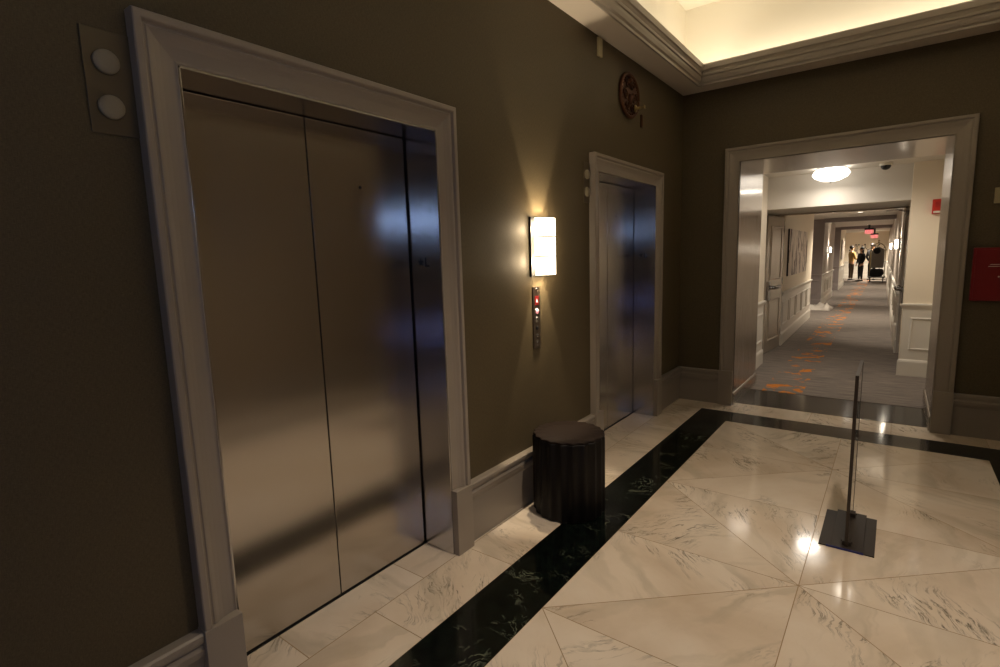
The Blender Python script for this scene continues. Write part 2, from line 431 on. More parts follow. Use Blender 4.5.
# ------------------------------------------------------------ lifts
def star(mb,c,r,f,t):
    pts=[]
    for k in range(10):
        a=PI/2+k*PI/5; q=r if k%2==0 else r*.42
        pts.append(f(c[0]+q*math.cos(a),c[1]+q*math.sin(a)))
    mb.poly_prism(pts,t)
def elevator(n,a0,a1):
    e=empty('door_%d'%n,(0,(a0+a1)/2,0)); e['kind']='structure'
    e['label']=('brushed steel two-panel lift door nearest the camera','brushed steel two-panel lift door beside the far corner')[n-1]
    yc=(a0+a1)/2; P=lambda w_,name,m,par=e,**k: w_.build(name,m,par,**k)
    L=lambda y:y-yc
    hw=(a1-a0)/2
    for s in (-1,1):
        w=MB()
        y0,y1=(s*.0025,s*(hw-.016)) if s>0 else (-(hw-.016),-.0025)
        w.box(-RD-.035,-RD,min(y0,y1),max(y0,y1),.012,OH-.0095); p=P(w,'door_panel',M['steel'],bevel=.003)
        if s>0:
            kh=MB(); kh.lathe([(.0,-.001),(.007,0),(.007,.002),(.004,.0025),(.0,.0026)],(-RD,(.26 if n==1 else .18),1.865),14,axis='x')
            kh.build('keyhole',M['engrave'],p)
    w=MB(); w.box(-RD-.06,-RD-.04,-hw,hw,0,OH); P(w,'shaft_backing',M['dark'])
    w=MB(); w.box(-RD-.04,-RD+.002,-hw,hw,-.002,.006); P(w,'sill_gap_shade',M['dark'])  # sill strip coloured near-black as the dark gap under the door
    for s in (-1,1):
        w=MB()
        ya,yb=(hw-.0,hw+.0) ,0
        w.box(-RD-.03,.018,min(s*(hw-.006),s*hw),max(s*(hw-.006),s*hw),0,OH); j=P(w,'jamb',M['jamb'],bevel=.001)
        if s>0:
            mk=MB(); yy=hw-.0062
            f=lambda x,z:(x,yy,z)
            star(mk,(-.114,1.520),.0235,f,(0,-.0015,0))
            mk.poly_prism([f(-.086,1.543),f(-.076,1.543),f(-.076,1.507),f(-.055,1.507),f(-.055,1.497),f(-.086,1.497)],(0,-.0015,0))
            for bx,bz in ((-.118,1.482),(-.112,1.482),(-.112,1.476),(-.082,1.482),(-.082,1.476),(-.076,1.470),(-.082,1.470)):
                mk.box(bx-.0012,bx+.0012,yy-.001,yy,bz-.0012,bz+.0012)
            mk.build('floor_marker',M['engrave'],j)
    w=MB(); w.box(-RD-.03,.018,-hw,hw,OH-.006,OH); P(w,'jamb_header',M['jamb'])
    # painted casing
    w=MB(); door_casing(w,CAS,lambda a,z,h:(h,a,z),a0,a1,.35,OH)
    for y0,y1 in ((a0-TW-.003,a0),(a1,a1+TW+.003)):
        w.box(0,.053,y0,y1,0,.35)
    o=w.build('trim_%d'%n,M['trim'],bevel=.0015); struct(o); o['label']=('painted casing around the nearer lift','painted casing around the farther lift')[n-1]
elevator(1,A0,A1); elevator(2,B0,B1)

# ------------------------------------------------------------ corridor opening casing and reveal
CAS2=[(s*.128/.12,h*.8) for s,h in CAS]
w=MB(); door_casing(w,CAS2,lambda a,z,h:(a,D-h,z),L0,L1,.35,LH)
for x0,x1 in ((L0-.131,L0),(L1,L1+.131)): w.box(x0,x1,D-.044,D,0,.35)
struct(w.build('trim_4',M['trim'],bevel=.0015))
w=MB()
w.box(L0-.004,L0,D-.01,D+LD,0,LH); w.box(L1,L1+.004,D-.01,D+LD,0,LH); w.box(L0-.004,L1+.004,D-.01,D+LD,LH,LH+.004)
struct(w.build('trim_5',M['champ']))
SMB=[(0,0),(.014,0),(.014,.10),(.010,.112),(.006,.122),(0,.125)]
w=MB(); run(w,SMB,lambda a,z,h:(L0+h,a,z),D-.005,D+LD); run(w,SMB,lambda a,z,h:(L1-h,a,z),D-.005,D+LD)
struct(w.build('baseboard_opening',M['champ']))

# ------------------------------------------------------------ corridor (own frame: x=u across, y=v along)
K='corridor'
VEND=24.6
w=MB(); w.box(-1.2,2.6,6.24,CO.y+VEND+.3,-.1,.004); struct(w.build('carpet',M['carpet']))
ZC=2.47; ZH=2.06; ZR=2.30
alc=[(6.05,8.75),(12.6,15.6),(18.9,20.9)]   # side alcoves in the left wall
segs=[(1.8,6.05),(8.75,12.6),(15.6,18.9)]
w=MB()
def wl(mi,u0,u1,v0,v1,z0,z1): w.mi=mi; w.box(u0,u1,v0,v1,z0,z1)
wl(0,-.3,0,-1.15,.2,0,2.6)                       # vestibule left
wl(0,-.4,-.16,.2,1.8,0,2.6)                      # door pocket
wl(0,-.3,0,1.8,6.05,0,2.5)
wl(1,-.3,0,8.75,12.6,0,2.5)
wl(0,-.3,0,15.6,18.9,0,2.5)
wl(1,-1.5,-1.3,6.05,8.75,0,2.5); wl(1,-1.5,-1.3,12.6,15.6,0,2.5); wl(1,-1.5,-1.3,18.9,VEND,0,2.5)
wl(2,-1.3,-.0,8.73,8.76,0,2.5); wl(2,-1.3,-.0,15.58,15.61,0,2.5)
wl(0,-1.3,-.3,6.0,6.05,0,2.5); wl(0,-1.3,-.3,12.6,12.65,0,2.5); wl(0,-1.3,-.3,18.9,18.95,0,2.5)
struct(w.build('wall_corridor_left',[M['cream'],M['grayp'],M['darkp']],frame=K))
w=MB()
wl(0,1.95,2.2,-1.15,.17,0,2.6)
wl(0,1.5,2.2,.15,.45,0,2.6)
wl(0,1.60,2.0,.45,1.8,0,2.6)
wl(1,1.5,2.0,1.8,VEND,0,2.5)
struct(w.build('wall_corridor_right',[M['cream'],M['grayp']],frame=K))
w=MB(); wl(0,-1.5,2.2,VEND,VEND+.2,0,2.6); struct(w.build('wall_corridor_end',M['cream'],frame=K))
w=MB()
wl(0,-.4,2.3,-1.2,.2,ZC,ZC+.1)
wl(0,-.4,2.3,.2,1.5,ZH,ZC+.1)                  # bulkhead over the fire doors
wl(0,-1.5,2.0,1.5,VEND+.1,ZR,ZR+.3)
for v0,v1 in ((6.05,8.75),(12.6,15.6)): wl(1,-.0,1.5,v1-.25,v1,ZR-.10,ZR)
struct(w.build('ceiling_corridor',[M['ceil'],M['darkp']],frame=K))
# wainscot : chair rail, baseboard, panel mouldings
RAIL=[(0,.80),(.010,.80),(.014,.815),(.022,.825),(.026,.838),(.034,.846),(.034,.862),(.0,.866)]
CB=[(0,0),(.02,0),(.02,.17),(.014,.19),(.006,.20),(0,.205)]
PM=[(0,0),(.004,.012),(.012,.014),(.020,.006),(.024,0)]
def wains(name,f,a0,a1,npan,m0=0,m1=0,mt=None):
    w=MB()
    run(w,[(0,.2),(.004,.2),(.004,.80),(0,.80)],f,a0,a1)
    run(w,RAIL,f,a0,a1,m0,m1); run(w,CB,f,a0,a1,m0,m1)
    L=(a1-a0)/npan
    for k in range(npan):
        g=min(.10,L*.22)
        ring_frame(w,[(s,h+.004) for s,h in PM],f,a0+k*L+g,a0+(k+1)*L-g,.34,.68)
    o=w.build(name,mt or M['wains'],frame=K); struct(o)
fL=lambda a,z,h:(h,a,z)
wains('trim_6',fL,-1.1,.2,1)
wains('trim_7',fL,1.8,6.05,5)
wains('trim_8',fL,8.76,12.6,4)
wains('trim_9',fL,15.62,18.9,4)
fR=lambda a,z,h:(1.5-h,a,z)
wains('trim_10',fR,1.8,VEND,22)
wains('trim_11',lambda a,z,h:(a,.15-h,z),1.5,1.95,1,-1,0)
wains('trim_12',lambda a,z,h:(a,VEND-h,z),-1.3,1.5,4)
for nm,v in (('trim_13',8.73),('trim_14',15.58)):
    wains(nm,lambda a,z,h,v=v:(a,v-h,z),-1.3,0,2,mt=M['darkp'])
# fire door frame mouldings under the bulkhead
w=MB()
for u0,u1 in ((-.14,-.08),(1.54,1.60)): w.box(u0,u1,1.79,1.84,0,ZR)
w.box(-.08,1.54,1.44,1.50,ZH-.02,ZH); struct(w.build('trim_15',M['doorp'],frame=K,bevel=.003))

# fire doors: leaf, panels, lever
def fire_door(n,u,side,v0,v1,lab,rz=0):
    e=empty('door_%d'%n,(u,v0,0),rz,frame=K); e['kind']='structure'; e['label']=lab
    L=v1-v0
    w=MB(); w.box(-.045*side if side>0 else 0,0 if side>0 else .045,0,L,.01,ZH-.03)
    f=lambda a,z,h:(side*h,a,z)
    for z0,z1 in ((.20,.78),(1.12,1.86)):
        ring_frame(w,[(0,0),(.004,.010),(.014,.013),(.024,.004),(.028,0)],f,.17,L-.17,z0,z1)
        w.mi=0; w.box(min(0,side*.006),max(0,side*.006),.21,L-.21,z0+.05,z1-.05)
    leaf=w.build('leaf',M['doorp'],e,bevel=.002)
    w=MB()
    w.box(min(0,side*.030),max(0,side*.030),.030,.125,.80,1.08)
    w.tube([(side*.02,.075,.99),(side*.075,.075,.99),(side*.09,.11,.99),(side*.09,.42,.985),(side*.078,.47,.985),(side*.05,.49,.985)],.026,12)
    w.lathe([(0,.0),(.034,0),(.034,.012),(.02,.018),(0,.02)],(side*.02 if side>0 else -.04,.07,.98),14,axis='x')
    w.build('lever_handle',M['lever'],leaf)
    w=MB()
    for z in (.2,1.0,1.8): w.tube([(0,L+.006,z),(0,L+.006,z+.1)],.008,8)
    w.build('hinge',M['chrome'],leaf)
    if side<0:
        w=MB(); w.box(-.05,0,L-.42,L-.12,ZH-.12,ZH-.06); w.tube([(-.04,L-.2,ZH-.06),(-.13,L-.45,ZH-.045),(-.25,L-.12,ZH-.035)],.009,8); w.build('door_closer',M['chrome'],leaf)
fire_door(3,-.08,1,.84,1.77,'open panelled fire door with lever on the corridor left',-.0865)
fire_door(4,1.53,-1,.80,1.72,'open panelled fire door on the corridor right')

# ------------------------------------------------------------ stool
def stool():
    e=empty('fluted_stool',(.262,2.672,0)); tag(e,'dark fluted drum stool standing against the wall between the two lifts','stool')
    NF=20; fl=lambda a:-.055*abs(math.sin(NF*a/2))**1.6+.008
    R=.216
    w=MB(); w.lathe([(R*.95,0),(R*.98,.004),(R,.012),(R,.462),(R*.99,.470),(R*.97,.473)],seg=NF*10,flute=fl); w.build('drum',M['bronze'],e)
    w=MB(); w.lathe([(R*.95,.473),(R*.975,.4735),(R*.985,.478),(R*.975,.484),(R*.955,.487),(R*.5,.488),(.002,.488)],seg=NF*10,flute=fl); w.build('top',M['stooltop'],e)
stool()
# ------------------------------------------------------------ freestanding clear panel on plate
def stand():
    e=empty('panel_stand',(1.663,3.255,0)); tag(e,'clear upright panel on a dark metal floor plate, seen edge-on','floor stand')
    w=MB(); w.box(-.12,.12,-.228,.222,.0,.006); w.build('base_plate',M['base_metal'],e,bevel=.0015)
    w=MB(); w.box(-.068,.072,-.226,.238,.006,.012); up=w.build('upper_plate',M['base_metal'],e,bevel=.0015)
    w=MB(); w.box(-.085,.075,-.2315,-.2285,.0008,.0115); w.build('edge_film',M['blue'],e)
    w=MB(); w.box(-.006,.006,-.205,.235,.014,.905); g=w.build('clear_panel',M['glass'],e)
    w=MB()
    w.box(-.0075,.0075,-.2075,-.2045,.0125,.906); w.box(-.0075,.0075,.2345,.2375,.0125,.906); w.box(-.0075,.0075,-.2075,.2375,.9045,.908)
    w.build('panel_edge',M['edge'],g)
    for y in (-.17,.19):
        w=MB(); w.box(-.02,-.005,y-.025,y+.025,.012,.034); w.box(.005,.02,y-.025,y+.025,.012,.034); w.tube([(-.026,y,.024),(.026,y,.024)],.005,8)
        w.build('clamp',M['base_metal'],e,bevel=.002)
stand()
# ------------------------------------------------------------ wall sconce
def sconce_mesh(e,hw,dp,z0,z1,mg,bands=2,normal=1):
    # shade: half-ellipse column open at top and bottom, normal +x*normal
    w=MB(); rows=[]
    n=16
    ze=[z0+(z1-z0)*k/(bands+1) for k in range(bands+2)]
    for k in range(bands+1):
        za,zb=ze[k]+.003,ze[k+1]-.003
        rr=[]
        for z in (za,zb):
            rr.append([(normal*(.036+(dp-.036)*math.sin(PI*i/n)),-hw*math.cos(PI*i/n)*1.0,z) for i in range(n+1)])
        w.strips(rr,smooth=True)
        rr=[]
        for z in (za,zb):
            rr.append([(normal*(.036+(dp-.041)*math.sin(PI*i/n)),-(hw-.004)*math.cos(PI*i/n),z) for i in range(n+1)])
        w.strips(rr,smooth=True)
    s=w.build('lamp_shade',mg,e)
    w=MB(); w.box(min(0,normal*.012),max(0,normal*.012),-hw-.006,hw+.006,z0-.004,z1+.004)
    w.box(min(0,normal*.014),max(0,normal*.014),-hw-.006,-hw-.002,z0-.004,z1+.004); w.box(min(0,normal*.014),max(0,normal*.014),hw+.002,hw+.006,z0-.004,z1+.004)
    w.build('back_plate',M['black'],e)
    for k in range(1,bands+1):
        w=MB(); z=ze[k]
        w.strips([[(normal*(.036+(dp-.034)*math.sin(PI*i/n)),-(hw+.001)*math.cos(PI*i/n),zz) for i in range(n+1)] for zz in (z-.0035,z+.0035)],smooth=True)
        w.build('band',M['brass'],e)
e=empty('wall_sconce',(0,2.785,0)); tag(e,'glowing curved glass wall sconce with two thin bands above the lift call panel','wall lamp')
sconce_mesh(e,.094,.105,1.418,1.765,M['lamp'])

def spot(name,loc,direction,power,size,blend,col,radius=.02):
    l=bpy.data.lights.new(name,'SPOT'); l.energy=power; l.spot_size=size; l.spot_blend=blend; l.color=col; l.shadow_soft_size=radius
    o=bpy.data.objects.new(name,l); COL.objects.link(o); o.location=loc
    o.rotation_euler=Vector(direction).to_track_quat('-Z','Y').to_euler(); return o
def area(name,loc,direction,sx,sy,power,col,up='Y'):
    l=bpy.data.lights.new(name,'AREA'); l.shape='RECTANGLE'; l.size=sx; l.size_y=sy; l.energy=power; l.color=col
    o=bpy.data.objects.new(name,l); COL.objects.link(o); o.location=loc
    o.rotation_euler=Vector(direction).to_track_quat('-Z',up).to_euler(); return o
def point(name,loc,power,col,r=.05):
    l=bpy.data.lights.new(name,'POINT'); l.energy=power; l.color=col; l.shadow_soft_size=r
    o=bpy.data.objects.new(name,l); COL.objects.link(o); o.location=loc; return o
WARM=(1.0,.88,.69); WARM2=(1.0,.80,.55)
spot('sconce_uplight',(.058,2.785,1.63),(-.03,0,1),34.0,math.radians(50),.3,WARM2,.012)
spot('sconce_downlight',(.058,2.785,1.56),(-.03,0,-1),34.0,math.radians(46),.3,WARM2,.012)

for z in (1.70,1.50): point('sconce_bulb',(.045,2.785,z),5.0,(1,.74,.44),.012)
# ------------------------------------------------------------ call panel
def call_panel():
    e=empty('call_panel',(0,2.745,0)); tag(e,'narrow metal lift call panel with red display and buttons, below the sconce','lift call panel')
    w=MB(); w.box(0,.006,-.040,.040,.965,1.349); pl=w.build('face_plate',M['lplate2'],e,bevel=.002)
    w=MB(); w.box(.006,.0075,-.022,.022,1.235,1.292); w.build('display',M['redled'],e)
    w=MB()
    # the up arrow on the display
    w.poly_prism([(.0078,-.010,1.252),(.0078,.010,1.252),(.0078,0,1.276)],(.0006,0,0)); w.build('display_arrow',M['redbtn'],e)
    for z,m in ((1.197,'redbtn'),(1.147,'chrome')):
        w=MB(); w.lathe([(.016,.005),(.016,.010),(.012,.013),(.002,.0135)],(0,0,z),18,axis='x'); b=w.build('call_button',M[m],e)
        w=MB(); w.lathe([(.017,.005),(.0205,.006),(.0205,.0085),(.017,.0095)],(0,0,z),18,axis='x'); w.build('button_ring',M['chrome'],b)
    for z,r in ((1.333,.007),(1.092,.013),(1.045,.010),(1.005,.010),(.980,.005)):
        w=MB(); w.lathe([(r,.005),(r,.009),(r*.6,.0105),(.001,.0105)],(0,0,z),14,axis='x'); k=w.build('key_switch',M['chrome'] if r<.012 else M['black'],e)
        w=MB(); w.box(.0105,.0112,-.0012,.0012,z-r*.5,z+r*.5); w.build('key_slot',M['engrave'],k)
call_panel()
# ------------------------------------------------------------ hall lanterns
def lantern(y0,y1,lab,yl):
    e=empty('lift_lantern',(0,(y0+y1)/2,0)); tag(e,lab,'lift lantern','lift lanterns beside the lift casings')
    yc=(y0+y1)/2
    w=MB(); w.box(0,.005,y0-yc,y1-yc,1.902,2.178); w.build('face_plate',M['lplate'],e,bevel=.001)
    for z in (2.094,1.975):
        w=MB(); w.lathe([(.032,.004),(.032,.012),(.029,.016),(.018,.018),(.001,.019)],(0,yl-yc,z),28,axis='x'); w.build('lens',M['lens'],e)
lantern(.540,.659,'two-lamp lift lantern plate at the casing of the nearer lift, upper left of the photo',.592)
lantern(3.378,3.468,'two-lamp lift lantern plate at the casing of the farther lift, right of the sconce',3.426)
# ------------------------------------------------------------ small wall devices and ornament
w=MB(); w.box(0,.016,3.60,3.66,2.925,3.05); w.box(.016,.019,3.61,3.65,2.94,3.0)
tag(w.build('wall_sensor',M['ivory'],bevel=.004),'small ivory box high on the left wall just under the soffit','sensor')
def ornament():
    e=empty('copper_plaque',(0,4.15,2.765)); tag(e,'ornate oval copper relief plaque high on the wall above the farther lift','wall ornament')
    a,b=.175,.15
    def ov(t,k=1): return (a*k*math.cos(t),b*k*math.sin(t)+(.02 if math.sin(t)>0 else 0)*k)
    w=MB(); n=40
    w.poly_prism([(.0,)+ov(2*PI*i/n,.93) for i in range(n)],(.01,0,0)); w.build('backing',M['copper'],e)
    w=MB(); w.tube([(.012,)+ov(2*PI*i/n) for i in range(n+1)],.014,8); w.build('rim',M['copper'],e)
    for i in range(26):
        w=MB(); p=ov(2*PI*i/26,.86); w.sphere((.014,p[0],p[1]),.008,seg=8,ring=5); w.build('bead',M['copper'],e)
    for s in (-1,1):
        for cy,cz,r in ((.05,.09,.045),(.085,.0,.05),(.045,-.08,.04)):
            w=MB(); w.tube([(.016,s*cy+ (r*(1-t/14))*math.cos(t*.75)*s,cz+(r*(1-t/14))*math.sin(t*.75)) for t in range(13)],.006,6); w.build('scroll',M['copper'],e)
    w=MB(); w.sphere((.012,0,.12),.024); w.build('boss',M['copper'],e)
    w=MB(); w.sphere((.012,0,-.02),.03,sz=1.5); w.build('boss',M['copper'],e)
ornament()
def sprinkler():
    e=empty('sidewall_sprinkler',(0,4.235,2.69)); tag(e,'small sidewall sprinkler head in front of the copper plaque','sprinkler')
    w=MB(); w.lathe([(.03,.026),(.028,.032),(.012,.036),(.010,.07),(.004,.072)],(0,0,0),16,axis='x'); w.build('escutcheon',M['brass'],e)
    w=MB(); w.tube([(.07,-.012,0),(.085,-.014,0),(.10,0,0)],.003,6); w.tube([(.07,.012,0),(.085,.014,0),(.10,0,0)],.003,6); w.box(.1,.103,-.018,.018,-.012,.014); w.build('deflector',M['brass'],e)
sprinkler()
w=MB(); w.box(0,.012,4.40,4.43,2.58,2.68); w.box(.012,.016,4.41,4.415,2.585,2.675)
tag(w.build('wall_plate',M['copper'],bevel=.002),'small brown plate beside the lower right of the copper plaque','wall plate')
# back wall devices
def redbox():
    e=empty('fire_phone_box',(2.42,D+.003,1.3)); tag(e,'red metal box with white lettering on the back wall, at right photo edge','fire box')
    w=MB(); w.box(-.165,.165,-.05,0,-.205,.20); w.build('body',M['red'],e,bevel=.004)
    w=MB(); w.box(-.150,.150,-.056,-.05,-.19,.185); dr=w.build('door',M['red'],e,bevel=.002)
    w=MB()
    w.box(-.065,.08,-.0575,-.0562,.070,.074); w.box(-.075,.09,-.0575,-.0562,.056,.060)
    w.lathe([(.006,-.0575),(.006,-.0562),(.003,-.056)],(-.01,0,-.02),12,axis='y'); w.build('marking',M['white'],dr)
redbox()
w=MB(); w.box(2.345,2.47,D-.02,D,1.828,1.943); w.box(2.355,2.46,D-.023,D-.02,1.838,1.933)
tag(w.build('ivory_wall_plate',M['ivory'],bevel=.003),'ivory rectangular plate on the back wall above the red box','wall plate')
# ------------------------------------------------------------ vestibule fittings
def bowl():
    e=empty('ceiling_light',(.72,-.15,ZC),frame=K); tag(e,'large faceted white glass ceiling light just beyond the corridor opening','ceiling light')
    w=MB(); w.lathe([(.13,-.002),(.175,-.035),(.195,-.075),(.165,-.115),(.09,-.15),(.01,-.16)],seg=10,smooth=False); w.build('glass_bowl',M['bowl'],e)
    w=MB(); w.lathe([(.15,0),(.15,-.012),(.14,-.016),(.13,-.0165)],seg=24); w.build('mount',M['chrome'],e)
    w=MB(); w.lathe([(.010,-.155),(.014,-.165),(.008,-.175),(.002,-.178)],seg=12); w.build('finial',M['chrome'],e)
bowl()
e=empty('security_camera',(1.24,-.05,ZC),frame=K); tag(e,'black dome security camera on the ceiling right of the glass ceiling light','security camera')
w=MB(); w.lathe([(.062,0),(.062,-.022),(.055,-.028)],seg=20); w.build('mount',M['white'],e)
w=MB(); w.lathe([(.050,-.024),(.048,-.045),(.036,-.064),(.018,-.074),(.002,-.077)],seg=20); w.build('dome',M['black'],e)
e=empty('fire_strobe',(1.745,.15,1.96),frame=K); tag(e,'red fire alarm strobe on the cream wall stub inside the opening','fire alarm')
w=MB(); w.box(-.055,.055,-.045,0,-.08,.08); w.build('body',M['redbright'],e,bevel=.004)
w=MB(); w.box(-.045,.045,-.052,-.045,-.072,-.050); w.build('strobe_lens',M['white'],e)
w=MB()
for k in range(4): w.box(-.03,.03,-.0465,-.045,.0+k*.014,.005+k*.014)
w.build('grille',M['red'],e)
# paintings
def painting(v0,v1,z0,z1,lab,u=0):
    e=empty('canvas_painting',(u,(v0+v1)/2,(z0+z1)/2),frame=K); tag(e,lab,'painting','canvases on the corridor left wall')
    hv=(v1-v0)/2; hz=(z1-z0)/2
    w=MB(); w.box(.002,.025,-hv,hv,-hz,hz); w.build('stretcher',M['canvasedge'],e)
    w=MB(); w.box(.025,.027,-hv,hv,-hz,hz); w.build('canvas',M['art'],e)
painting(2.2,4.75,1.10,1.87,'pale abstract canvas with dark branching strokes on the nearer corridor wall')
painting(16.2,17.9,1.12,1.85,'small distant canvas on the corridor left wall beyond the lit sconce')
# corridor sconces
for (u,v,z,nrm,lab,p) in ((0,10.3,1.5,1,'bright small sconce on the corridor left wall',7),(1.5,3.3,1.57,-1,'brightest sconce on the right corridor wall, nearest the opening',7),
                  (1.5,10.3,1.55,-1,'second bright sconce along the right corridor wall',7),(0,22.0,1.5,1,'far sconce behind the person in mustard',5)):
    if v==22.0: u=-.0
    if v==22.0: continue
    e=empty('corridor_sconce',(u,v,0),frame=K); tag(e,lab,'wall lamp','sconces along the corridor')
    sconce_mesh(e,.05,.075,z-.075,z+.075,M['lampc'],0,nrm)
    R=Matrix.Rotation(CA,4,'Z')
    for s in (1,-1):
        P_=R@Vector((u+nrm*.045,v,z+s*.06))+CO
        spot('corridor_sconce_light',P_,(-.05*nrm,0,s),p*5,math.radians(85),.6,(1,.86,.68),.015)
# downlights
dl=[(.83,6.4),(.80,13.7),(.80,17.5),(.8,22.7)]  # the last one is an added lamp that brightens the end wall
for i,(u,v) in enumerate(dl):
    e=empty('recessed_downlight',(u,v,ZR),frame=K)
    e['group']='recessed downlights along the corridor'; tag(e,('first round recessed downlight beyond the bulkhead','second round recessed downlight along the corridor','third round downlight along the corridor','last downlight above the people, added to brighten the corridor end')[i],'ceiling light',)
    w=MB(); w.lathe([(.10,0),(.10,-.008),(.075,-.010),(.072,-.002)],seg=24); w.build('trim_ring',M['white'],e)
    w=MB(); w.lathe([(.074,-.001),(.073,-.005),(.002,-.006)],seg=24); w.build('lens',M['down'],e)
    P_=Matrix.Rotation(CA,4,'Z')@Vector((u,v,ZR-.03))+CO
    spot('downlight',P_,(0,0,-1),(200,190,170,480)[i],math.radians(150),.8,(1,.88,.70),.06)
# exit signs
GL={'E':["111","100","110","100","111"],'X':["101","101","010","101","101"],'I':["1","1","1","1","1"],'T':["111","010","010","010","010"]}
for (u,v,z,lab) in ((.86,14.6,2.08,'nearer red exit sign hanging from the corridor ceiling'),(.97,19.0,1.99,'farther red exit sign hanging from the corridor ceiling')):
    e=empty('exit_sign',(u,v,z),frame=K); tag(e,lab,'exit sign','exit signs along the corridor')
    w=MB(); w.box(-.13,.13,-.025,.025,.05,.11); w.box(-.03,.03,-.03,.03,.10,ZR-z); w.build('housing',M['black'],e)
    w=MB(); w.box(-.115,.115,-.006,.006,-.075,.06); pn=w.build('panel',M['exit'],e)
    x=-.088
    for c in 'EXIT':
        w=MB(); g=GL[c]
        for r,row in enumerate(g):
            for q,b in enumerate(row):
                if b=='1': w.box(x+q*.015,x+q*.015+.0148,-.009,-.006,.020-r*.018,.0378-r*.018)
        x+=len(g[0])*.015+.017; w.build('letter',M['white'],pn)
# far wall branch sculpture
random.seed(3)
sc_e=empty('branch_wall_sculpture',(0,0,0),frame=K); tag(sc_e,'dark branching wall sculpture on the cream wall at the corridor end','wall art')
def br(p,d,l,r,dep):
    q=p+d*l; w.tube([p,(p+q)/2+Vector((random.uniform(-.03,.03),0,random.uniform(-.03,.03))),q],[r,r*.85,r*.6],6)
    if dep:
        for s in (-1,1):
            a=random.uniform(.4,.8)*s; d2=Vector((d.x*math.cos(a)-d.z*math.sin(a),0,d.x*math.sin(a)+d.z*math.cos(a)))
            br(q,d2,l*.72,r*.7,dep-1)
    else: w.sphere(q,.035,sy=.5,seg=8,ring=5)
for x,a in ((.35,.5),(.65,-.1),(.95,-.6)): w=MB(); br(Vector((x,VEND-.04,1.15)),Vector((math.sin(-a)*1,0,math.cos(a))).normalized(),.26,.016,2); w.build('branch',M['hair'],sc_e)
# crumpled white cloth on the carpet in the alcove
w=MB(); random.seed(5); rows=[]
for i in range(9):
    rows.append([(-.28+.07*i+random.uniform(-.02,.02),-.5+j*.12,max(0,.10*math.sin(i*1.1)*math.sin(j*.9)+.05+random.uniform(-.02,.03)) if 0<i<8 and 0<j<8 else .0) for j in range(9)])
w.strips(rows,smooth=True); o=w.build('crumpled_cloth',M['cloth_white'])
o.location=Matrix.Rotation(CA,4,'Z')@Vector((.02,8.15,.008))+CO; o.modifiers.new('s','SOLIDIFY').thickness=.006
tag(o,'crumpled pale cloth lying on the carpet by the corridor left wall','cloth')

# ------------------------------------------------------------ people
def skin_mesh(name,chains,mat_,parent,lvl=1):
    """chains: list of lists of (point, radius); first point of later chains may repeat an existing point"""
    vs=[];es=[];rs=[];idx={}
    for ch in chains:
        prev=None
        for p,r in ch:
            k=tuple(round(c,4) for c in p)
            if k not in idx: idx[k]=len(vs); vs.append(p); rs.append(r)
            i=idx[k]
            if prev is not None and prev!=i: es.append((prev,i))
            prev=i
    me=bpy.data.meshes.new(name); me.from_pydata(vs,es,[]); me.materials.append(mat_)
    o=bpy.data.objects.new(name,me); COL.objects.link(o); o.parent=parent
    md=o.modifiers.new('skin','SKIN'); md.use_smooth_shade=True
    sv=me.skin_vertices[0].data
    for i,r in enumerate(rs):
        rr=r if isinstance(r,tuple) else (r,r); sv[i].radius=rr
    sv[0].use_root=True
    s=o.modifiers.new('sub','SUBSURF'); s.levels=lvl; s.render_levels=lvl
    return o
